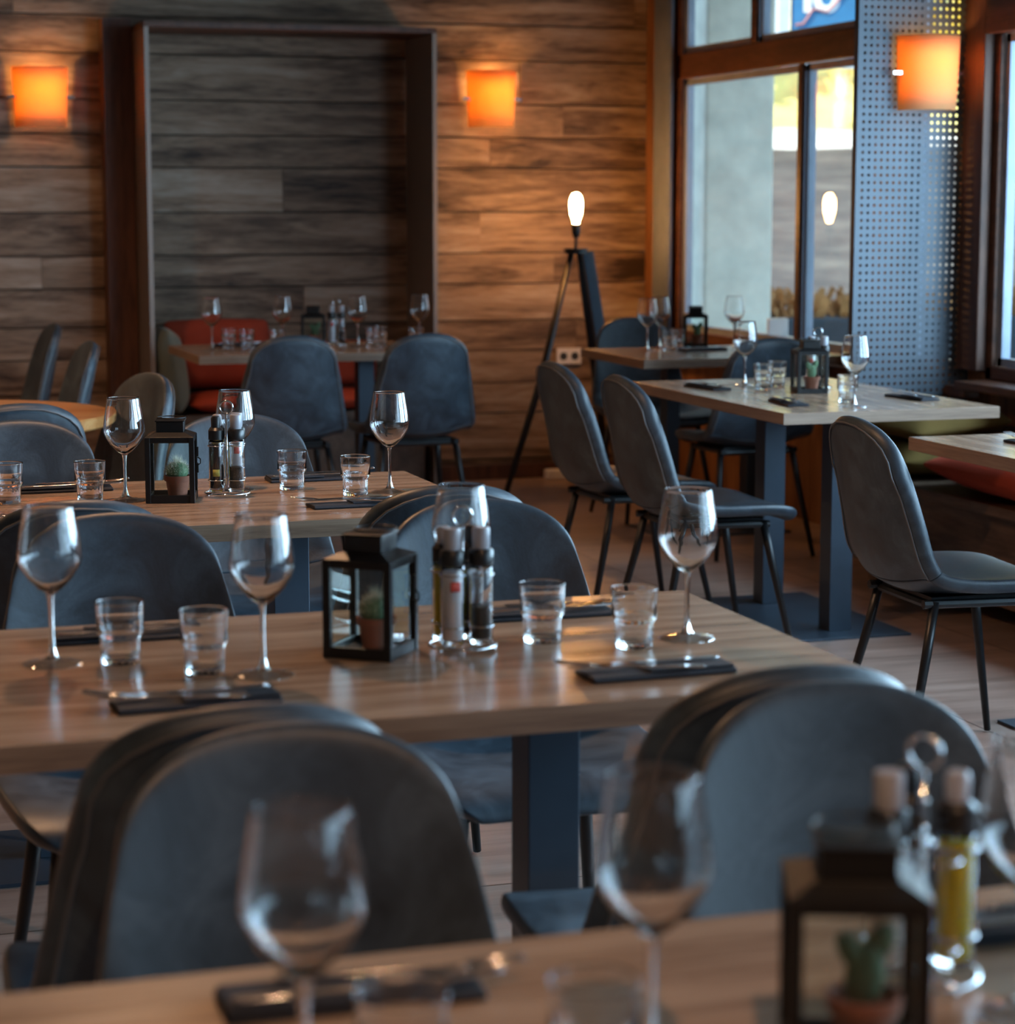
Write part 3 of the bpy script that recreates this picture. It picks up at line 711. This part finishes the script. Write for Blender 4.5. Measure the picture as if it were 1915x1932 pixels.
# ---------------------------------------------------------------- tableware
def build_wine():
    root = empty('wine_glass', 'x', 'wine glass')
    out = [(0, .0975), (.006, .0985), (.016, .1055), (.030, .120), (.0405, .137), (.0437, .147), (.0432, .158), (.0405, .180), (.0365, .203), (.0345, .2165), (.0341, .2190), (.0338, .2196)]
    inn = [(.0334, .2196), (.0331, .2190), (.0337, .2160), (.0356, .203), (.0396, .180), (.0422, .158), (.0426, .147), (.0394, .138), (.0285, .1215), (.0145, .109), (.005, .104), (0, .1035)]
    ob('bowl', MB().lathe(out+inn, 48), BOWL, root, smooth=True)
    ob('stem', MB().lathe([(0, .0975), (.0058, .0978), (.0042, .090), (.0035, .075), (.0034, .045), (.0042, .024), (.0075, .012), (.0105, .0085), (0, .0085)], 24), GLASS, root, auto=50)
    ob('foot', MB().lathe([(0, .0085), (.0105, .0083), (.020, .0045), (.034, .0022), (.0405, .0017), (.041, .0009), (.0405, .0002), (0, .0002)], 48), FOOTG, root, auto=50)
    return root
WG = Proto(build_wine())
def tumbler_mesh():
    def fl(a, z, r):
        if .008 < z < .036 and r > .026: return 1-.035*abs(math.sin(a*9))
        return 1
    prof = [(0, .0003), (.0255, .0003), (.0268, .002), (.0270, .009), (.0274, .02), (.0278, .034), (.0288, .039), (.0318, .0425), (.0328, .046), (.0322, .050), (.0325, .07), (.0334, .0845), (.0335, .086), (.0330, .0867), (.0324, .086), (.0322, .0845), (.0313, .07), (.0306, .05), (.0288, .044), (.0262, .037), (.0256, .02), (.0248, .011), (.022, .0085), (0, .0085)]
    return MB().lathe(prof, 72, mod=fl)
tb0 = ob('water_tumbler', tumbler_mesh(), TGLASS, smooth=True); tag(tb0, 'x', 'tumbler'); TU = Proto(tb0)
def build_napkin():
    rows = []; mb = MB()
    prof = [(-.034, .0), (-.037, .003), (-.034, .0075), (-.01, .0085), (.012, .007), (.034, .0055), (.036, .003), (.034, 0)]
    xs = [-.105, -.1035, -.05, 0, .05, .1035, .105]
    for i, x in enumerate(xs):
        k = .93 if i in (0, 6) else 1
        rows.append([(x, y*k, z*(1 if k == 1 else .85)+.0004) for y, z in prof])
    mb.grid(rows, closed=True); n = len(prof); mb.f += [tuple(range(n-1, -1, -1)), tuple((len(xs)-1)*n+k for k in range(n))]
    mb.box(-.02, .103, -.030, .031, .0085, .0118)
    o = ob('folded_napkin', mb, NAVY, bevel=.001); return tag(o, 'x', 'napkin')
def strip(path, widths, th):
    mb = MB(); rows = []
    for (x, y, z), w_ in zip(path, widths): rows.append([(x, y-w_/2, z), (x, y+w_/2, z), (x, y+w_/2, z+th), (x, y-w_/2, z+th)])
    mb.grid(rows, closed=True); mb.f += [(3, 2, 1, 0), tuple(4*(len(path)-1)+k for k in range(4))]; return mb
def build_knife():
    mb = strip([(-.115, 0, .001), (-.10, 0, .001), (-.03, .001, .001), (-.015, 0, .001), (0, 0, 0), (.05, 0, 0), (.10, 0, 0), (.108, 0, 0)], [.002, .012, .017, .013, .008, .012, .015, .008], .0028)
    o = ob('table_knife', mb, STEEL, bevel=.0007, auto=40); return tag(o, 'x', 'knife')
def build_fork():
    mb = strip([(-.052, 0, .003), (-.045, 0, .0015), (-.03, 0, .0), (-.01, 0, .002), (.04, 0, .001), (.095, 0, 0), (.103, 0, 0)], [.023, .022, .012, .005, .008, .013, .008], .0022)
    for k in range(4):
        y = (k-1.5)*.0066; n = strip([(-.052, y, .003), (-.075, y, .005), (-.100, y, .0085)], [.004, .0034, .0014], .0018); mb.add(n.v, n.f)
    o = ob('table_fork', mb, STEEL, bevel=.0005, auto=40); return tag(o, 'x', 'fork')
NP = Proto(build_napkin()); KN = Proto(build_knife()); FK = Proto(build_fork())
ZT = .7502
def setting(x, y, deg, desc, tilt=.24, z=ZT):
    a = R(deg); ca, sa = math.cos(a), math.sin(a)
    def q(dx, dy): return (x+dx*ca-dy*sa, y+dx*sa+dy*ca)
    NP.put((x, y, z), a, 'dark navy folded napkin '+desc, 'folded napkins on the tables')
    kx, ky = q(-.01, .012); KN.put((kx, ky, z+.0122), a+.02, 'steel knife on the napkin '+desc, 'knives on the napkins')
    fx, fy = q(-.045, -.010); f_ = FK.put((fx, fy, z+.0135), a-tilt*.6, 'steel fork on the napkin '+desc, 'forks on the napkins')
def build_bottle(kind):
    root = empty(kind, 'x', {'salt_mill': 'salt mill', 'pepper_mill': 'pepper mill', 'oil_bottle': 'oil bottle', 'vinegar_bottle': 'vinegar bottle'}[kind])
    ob('glass_body', MB().lathe([(0, .0003), (.0150, .0003), (.0163, .002), (.0163, .108), (.0145, .112), (.0135, .112), (.0151, .107), (.0151, .008), (.014, .0065), (0, .0065)], 32), GLASS, root, smooth=True)
    m, top = {'salt_mill': (SALT, .104), 'pepper_mill': (PEPPER, .055), 'oil_bottle': (OIL, .106), 'vinegar_bottle': (VINE, .104)}[kind]
    ob('contents', MB().lathe([(0, .0085), (.0138, .0085), (.0146, .010), (.0146, top-.001), (0, top)], 28), m, root, smooth=False, auto=40)
    if 'mill' in kind:
        ob('collar', MB().lathe([(0, .113), (.0172, .113), (.0178, .116), (.0178, .132), (.015, .136), (0, .136)], 28), DARKPL, root, auto=40)
        ob('cap', MB().lathe([(0, .136), (.0115, .136), (.0125, .140), (.0125, .163), (.0115, .166), (0, .166)], 28), GREYCAP, root, auto=40)
    else:
        ob('collar', MB().lathe([(0, .113), (.0165, .113), (.0165, .133), (.011, .139), (0, .139)], 28), DARKPL, root, auto=40)
        ob('pouring_cap', MB().lathe([(0, .139), (.010, .139), (.0105, .158), (.008, .163), (0, .163)], 24), DARKPL if kind == 'vinegar_bottle' else GREYCAP, root, auto=40)
    if kind in ('salt_mill', 'vinegar_bottle'):
        col = (.55, .08, .06) if kind == 'salt_mill' else (.35, .28, .05)
        z0, z1 = (.078, .092) if kind == 'salt_mill' else (.035, .05)
        mb = MB(); rows = []
        for z in (z0, z1): rows.append([(.01665*math.cos(a), .01665*math.sin(a), z) for a in [-PI/2-.45+.9*i/6 for i in range(7)]])
        mb.grid(rows); l_ = ob('label_mark', mb, mat('small_label_'+kind, col, .6), root, smooth=True); l_.modifiers.new('t', 'SOLIDIFY').thickness = .0003
    return root
BT = {k: Proto(build_bottle(k)) for k in ('salt_mill', 'pepper_mill', 'oil_bottle', 'vinegar_bottle')}
def build_stand():
    root = empty('cruet_stand', 'x', 'cruet stand')
    def ring(r, z, n=32, cx=0, cy=0): return [(cx+r*math.cos(2*PI*k/n), cy+r*math.sin(2*PI*k/n), z) for k in range(n)]
    m = MB(); m.tube(ring(.048, .008), .0022, 8, True)
    for k in range(3):
        a = PI/2+2*PI*k/3; m.tube([(0, 0, .012), (.048*math.cos(a), .048*math.sin(a), .008)], .0018, 6); m.lathe([(0, 0), (.003, .0015), (.003, .006), (0, .008)], 8, .046*math.cos(a), .046*math.sin(a))
    ob('base_ring', m, CHROME, root, smooth=True)
    ob('centre_rod', MB().tube([(0, 0, .010), (0, 0, .178)], .0022, 8), CHROME, root, smooth=True)
    ob('ring_handle', MB().tube([(.014*math.cos(2*PI*k/24), 0, .192+.014*math.sin(2*PI*k/24)) for k in range(24)], .002, 8, True), CHROME, root, smooth=True)
    for z in (.038, .112):
        m = MB()
        for k in range(4):
            a = PI/4+PI/2*k; m.tube(ring(.0182, z, 20, .030*math.cos(a), .030*math.sin(a)), .0011, 6, True)
        ob('holder_loops', m, CHROME, root, smooth=True)
    return root
ST = Proto(build_stand())
def cruet(x, y, deg, desc, order=('salt_mill', 'pepper_mill', 'vinegar_bottle', 'oil_bottle')):
    a = R(deg); ST.put((x, y, ZT), a, 'chrome wire cruet stand with ring handle '+desc, 'cruet stands on the tables')
    nm = {'salt_mill': 'white salt mill', 'pepper_mill': 'black pepper mill', 'oil_bottle': 'yellow olive oil bottle', 'vinegar_bottle': 'dark vinegar bottle'}
    for k, kind in enumerate(order):     # k: 0 near-left, 1 near-right, 2 far-right, 3 far-left
        if not kind: continue
        b_ = a+(-3*PI/4+k*PI/2); BT[kind].put((x+.030*math.cos(b_), y+.030*math.sin(b_), ZT+.012), a, nm[kind]+' in the stand '+desc, nm[kind]+'s in the cruet stands')
def build_lantern():
    root = empty('lantern', 'x', 'lantern'); h = .046; HT = .139
    f = MB(); p = .0055
    for sx in (-1, 1):
        for sy in (-1, 1): f.box(sx*h-p, sx*h+p, sy*h-p, sy*h+p, .0, HT)
    for z0, z1 in ((0, .016), (HT-.012, HT)):
        for s_ in (-1, 1): f.box(-h, h, s_*h-.004, s_*h+.004, z0, z1); f.box(s_*h-.004, s_*h+.004, -h, h, z0, z1)
    f.box(-h, h, -h, h, .004, .008)
    ob('frame', f, LANT, root, bevel=.001)
    r = MB(); e = .0515; c = .031
    r.add([(-e, -e, HT), (e, -e, HT), (e, e, HT), (-e, e, HT), (-c, -c, HT+.009), (c, -c, HT+.009), (c, c, HT+.009), (-c, c, HT+.009)], [(3, 2, 1, 0), (4, 5, 6, 7), (0, 1, 5, 4), (1, 2, 6, 5), (2, 3, 7, 6), (3, 0, 4, 7)])
    ob('roof', r, LANT, root, bevel=.0012)
    c2 = MB(); c2.box(-.0285, .0285, -.0285, .0285, HT+.009, HT+.031); c2.box(-.031, .031, -.031, .031, HT+.031, HT+.034)
    ch = ob('chimney_cap', c2, LANT, root, bevel=.001)
    ob('carry_ring', MB().tube([(.030*math.cos(a), .030*math.sin(a)+.02, HT+.0362) for a in [2*PI*k/28 for k in range(28)]], .0014, 6, True), BLACK, root, smooth=True)
    for s_ in (-1, 1):
        ob('glass_pane', MB().box(-h+.006, h-.006, s_*h-.0008, s_*h+.0008, .016, HT-.012), PANE, root)
        ob('glass_pane', MB().box(s_*h-.0008, s_*h+.0008, -h+.006, h-.006, .016, HT-.012), PANE, root)
    ob('latch', MB().box(h+.005, h+.009, .030, .038, .055, .075).box(h+.005, h+.009, .030, .038, .09, .11).tube([(h+.007, .034, .07), (h+.013, .034, .075), (h+.013, .034, .084), (h+.007, .034, .088)], .0013, 6), LANT, root)
    return root
LN = Proto(build_lantern())
def build_cactus(kind):
    rn = random.Random(11 if kind else 12)
    root = empty('potted_cactus', 'x', 'cactus')
    ob('pot', MB().lathe([(0, .0), (.0195, 0), (.0245, .034), (.0275, .034), (.0285, .045), (.026, .045), (.0235, .038), (0, .038)], 28), TERRA, root, auto=40)
    b_ = MB(); s_ = MB()
    if kind == 0:
        b_.lathe([(0, .036), (.016, .038), (.023, .048), (.0235, .058), (.018, .068), (.008, .073), (0, .074)], 40, mod=lambda a, z, r: 1-.08*abs(math.sin(a*7)))
        for i in range(420):
            u = rn.uniform(0, 2*PI); v = rn.uniform(.0, PI*.58); n = Vector((math.sin(v)*math.cos(u), math.sin(v)*math.sin(u), math.cos(v)))
            c = Vector((0, 0, .055))+Vector((n.x*.0225, n.y*.0225, n.z*.019)); d = (n+Vector((rn.gauss(0, .5), rn.gauss(0, .5), rn.gauss(.2, .4)))).normalized(); L_ = rn.uniform(.006, .014)*(1.5 if v < .5 else 1)
            o2 = d.orthogonal().normalized()*.0003; s_.add([c-o2, c+o2, c+d.cross(o2), c+d*L_], [(0, 1, 3), (1, 2, 3), (2, 0, 3)])
    else:
        for (x, y, z, r1, r2, tx) in ((0, 0, .058, .015, .026, .1), (.010, .002, .082, .010, .018, .5), (-.011, -.002, .078, .009, .016, -.45)):
            n0 = len(b_.v); b_.lathe([(0, -1), (.5, -.85), (.9, -.4), (1, .1), (.8, .65), (.4, .94), (0, 1)], 20)
            for i in range(n0, len(b_.v)):
                a, c, d = b_.v[i]; X = a*r1; Y = c*r1*.45; Z = d*r2; b_.v[i] = (x+X*math.cos(tx)+Z*math.sin(tx), y+Y, z-X*math.sin(tx)+Z*math.cos(tx))
        for i in range(120):
            p = Vector(rn.choice(b_.v)); d = Vector((rn.gauss(0, 1), rn.gauss(0, 1), rn.gauss(0, 1))).normalized(); o2 = d.orthogonal().normalized()*.0003
            s_.add([p-o2, p+o2, p+d.cross(o2), p+d*.005], [(0, 1, 3), (1, 2, 3), (2, 0, 3)])
    cb = ob('cactus_body', b_, CACT, root, smooth=True); tag(ob('spines', s_, SPINE, cb), kind='stuff')
    return root
CC = [Proto(build_cactus(0)), Proto(build_cactus(1))]
def lantern(x, y, deg, desc, kind, cx=.008, cy=0):
    a = R(deg); LN.put((x, y, ZT), a, 'black metal lantern with glass sides '+desc, 'black lanterns on the tables')
    px = x+cx*math.cos(a)-cy*math.sin(a); py = y+cx*math.sin(a)+cy*math.cos(a)
    CC[kind].put((px, py, ZT+.0085), a, 'cactus in a terracotta pot inside the lantern '+desc, 'potted cacti in the lanterns')
GW = 'wine glasses on the tables'; GU = 'water tumblers on the tables'
def wine(x, y, label): WG.put((x, y, ZT), random.uniform(0, 6), label, GW)
def tum(x, y, label): TU.put((x, y, ZT), random.uniform(0, 6), label, GU)

# nearest table
wine(.334, 1.466, 'large blurred wine glass in the left foreground')
wine(.598, 1.475, 'large blurred wine glass at centre of the nearest table')
wine(.915, 1.47, 'wine glass cut off by the right edge of the picture, foreground')
tum(.40, 1.45, 'tumbler on the nearest table beside the left foreground wine glass')
tum(.536, 1.43, 'tumbler on the nearest table, barely in frame at the bottom centre')
setting(.42, 1.675, 178, 'behind the foreground tumbler on the nearest table')
setting(1.06, 1.66, 180, 'at the right edge of the nearest table')
lantern(.740, 1.43, -22, 'in the right foreground on the nearest table', 1)
cruet(.872, 1.57, -50, 'in the right foreground on the nearest table', ('salt_mill', None, 'oil_bottle', 'vinegar_bottle'))
# middle table
wine(.352, 3.07, 'leftmost wine glass on the middle table')
wine(.612, 2.905, 'wine glass left of the lantern on the middle table')
wine(1.252, 2.965, 'rightmost wine glass on the middle table')
wine(.955, 3.115, 'wine glass right behind the cruet stand on the middle table')
tum(.443, 3.05, 'tumbler on the middle table next to its leftmost wine glass')
tum(.541, 2.95, 'tumbler on the middle table just left of the wine glass by the lantern')
tum(1.045, 3.01, 'tumbler on the middle table just right of the cruet stand')
tum(1.156, 2.93, 'tumbler on the middle table just left of its rightmost wine glass')
setting(.475, 3.225, 180, 'at the far left place of the middle table', .2)
setting(.495, 2.765, 2, 'at the near left place of the middle table', .5)
setting(1.115, 3.20, 180, 'at the far right place of the middle table', .3)
setting(1.118, 2.752, 2, 'at the near right place of the middle table', .5)
lantern(.788, 3.005, -38, 'at the centre of the middle table', 0)
cruet(.918, 2.99, 0, 'at the centre of the middle table')
# second-row table
wine(1.275, 4.69, 'rightmost wine glass on the second-row table, in sharp focus')
wine(.705, 4.73, 'wine glass left of the lantern on the second-row table')
wine(.965, 4.84, 'wine glass right behind the cruet stand on the second-row table')
tum(.463, 4.76, 'tumbler on the second-row table at the left edge of the picture')
tum(.632, 4.74, 'tumbler on the second-row table left of the wine glass by the lantern')
tum(1.082, 4.80, 'left of two tumblers between the cruet stand and the focused wine glass')
tum(1.19, 4.66, 'right of two tumblers between the cruet stand and the focused wine glass')
setting(.60, 4.935, 180, 'at the far left place of the second-row table', .2)
setting(1.165, 4.955, 180, 'at the far right place of the second-row table', .2)
setting(.515, 4.47, 2, 'at the near left place of the second-row table', .5)
setting(1.155, 4.50, 2, 'at the near right place of the second-row table', .5)
lantern(.80, 4.705, -14, 'on the second-row table', 0, .012)
cruet(.925, 4.735, -14, 'on the second-row table', ('vinegar_bottle', 'pepper_mill', 'salt_mill', 'oil_bottle'))
# alcove table
wine(1.785, 9.42, 'leftmost wine glass on the far alcove table')
wine(2.11, 9.50, 'second wine glass from left on the far alcove table')
wine(2.425, 9.43, 'third wine glass from left on the far alcove table')
wine(2.725, 9.50, 'rightmost wine glass on the far alcove table')
tum(1.868, 9.47, 'leftmost tumbler on the far alcove table'); tum(1.93, 9.40, 'second tumbler from left on the far alcove table')
tum(2.045, 9.32, 'tumbler on the far alcove table in front of its second wine glass')
tum(2.47, 9.34, 'tumbler on the far alcove table, left of two beside the third wine glass'); tum(2.535, 9.47, 'tumbler on the far alcove table, right of two beside the third wine glass')
tum(2.65, 9.30, 'rightmost tumbler on the far alcove table')
lantern(2.232, 9.45, -14, 'on the far alcove table', 1)
cruet(2.342, 9.48, -10, 'on the far alcove table')
setting(2.60, 9.20, 0, 'at the near right place of the far alcove table'); setting(1.93, 9.63, 180, 'at the far left place of the far alcove table')
# window table (lengthwise)
wine(3.178, 7.04, 'wine glass at the far left of the window table'); wine(3.168, 6.20, 'wine glass at the near end of the window table')
tum(3.165, 6.86, 'left of two tumblers near the far end of the window table'); tum(3.262, 6.96, 'right of two tumblers near the far end of the window table')
tum(3.215, 6.34, 'tumbler beside the near wine glass of the window table')
lantern(3.262, 6.71, -12, 'on the window table', 1)
cruet(3.35, 6.83, -25, 'on the window table')
setting(3.01, 6.975, 96, 'at the far left place of the window table'); setting(3.02, 6.36, 82, 'at the near left place of the window table', .5)
setting(3.475, 6.40, -84, 'at the near right place of the window table')
# farthest table
wine(3.517, 8.79, 'left front wine glass on the farthest corner table'); wine(3.63, 8.93, 'left rear wine glass on the farthest corner table')
wine(3.96, 8.89, 'right wine glass on the farthest corner table, against the pillar')
tum(3.60, 8.74, 'left tumbler on the farthest corner table'); tum(3.675, 8.84, 'right tumbler on the farthest corner table')
lantern(3.80, 8.94, -20, 'on the farthest corner table', 1)
setting(3.74, 8.72, 10, 'on the farthest corner table')
tag(ob('plate_stack', MB().lathe([(0, 0), (.06, .0), (.085, .012), (.085, .016), (.06, .012), (.085, .026), (.085, .030), (0, .022)], 32), PLAST, loc=(4.07, 8.60, ZT), smooth=True), 'small stack of white plates on the farthest corner table', 'plates')
# pale table at right and the round table
setting(3.12, 5.06, -84, 'on the pale-topped table at the right edge')
tum(.50, 7.02, 'tumbler on the round table at the left edge of the picture')
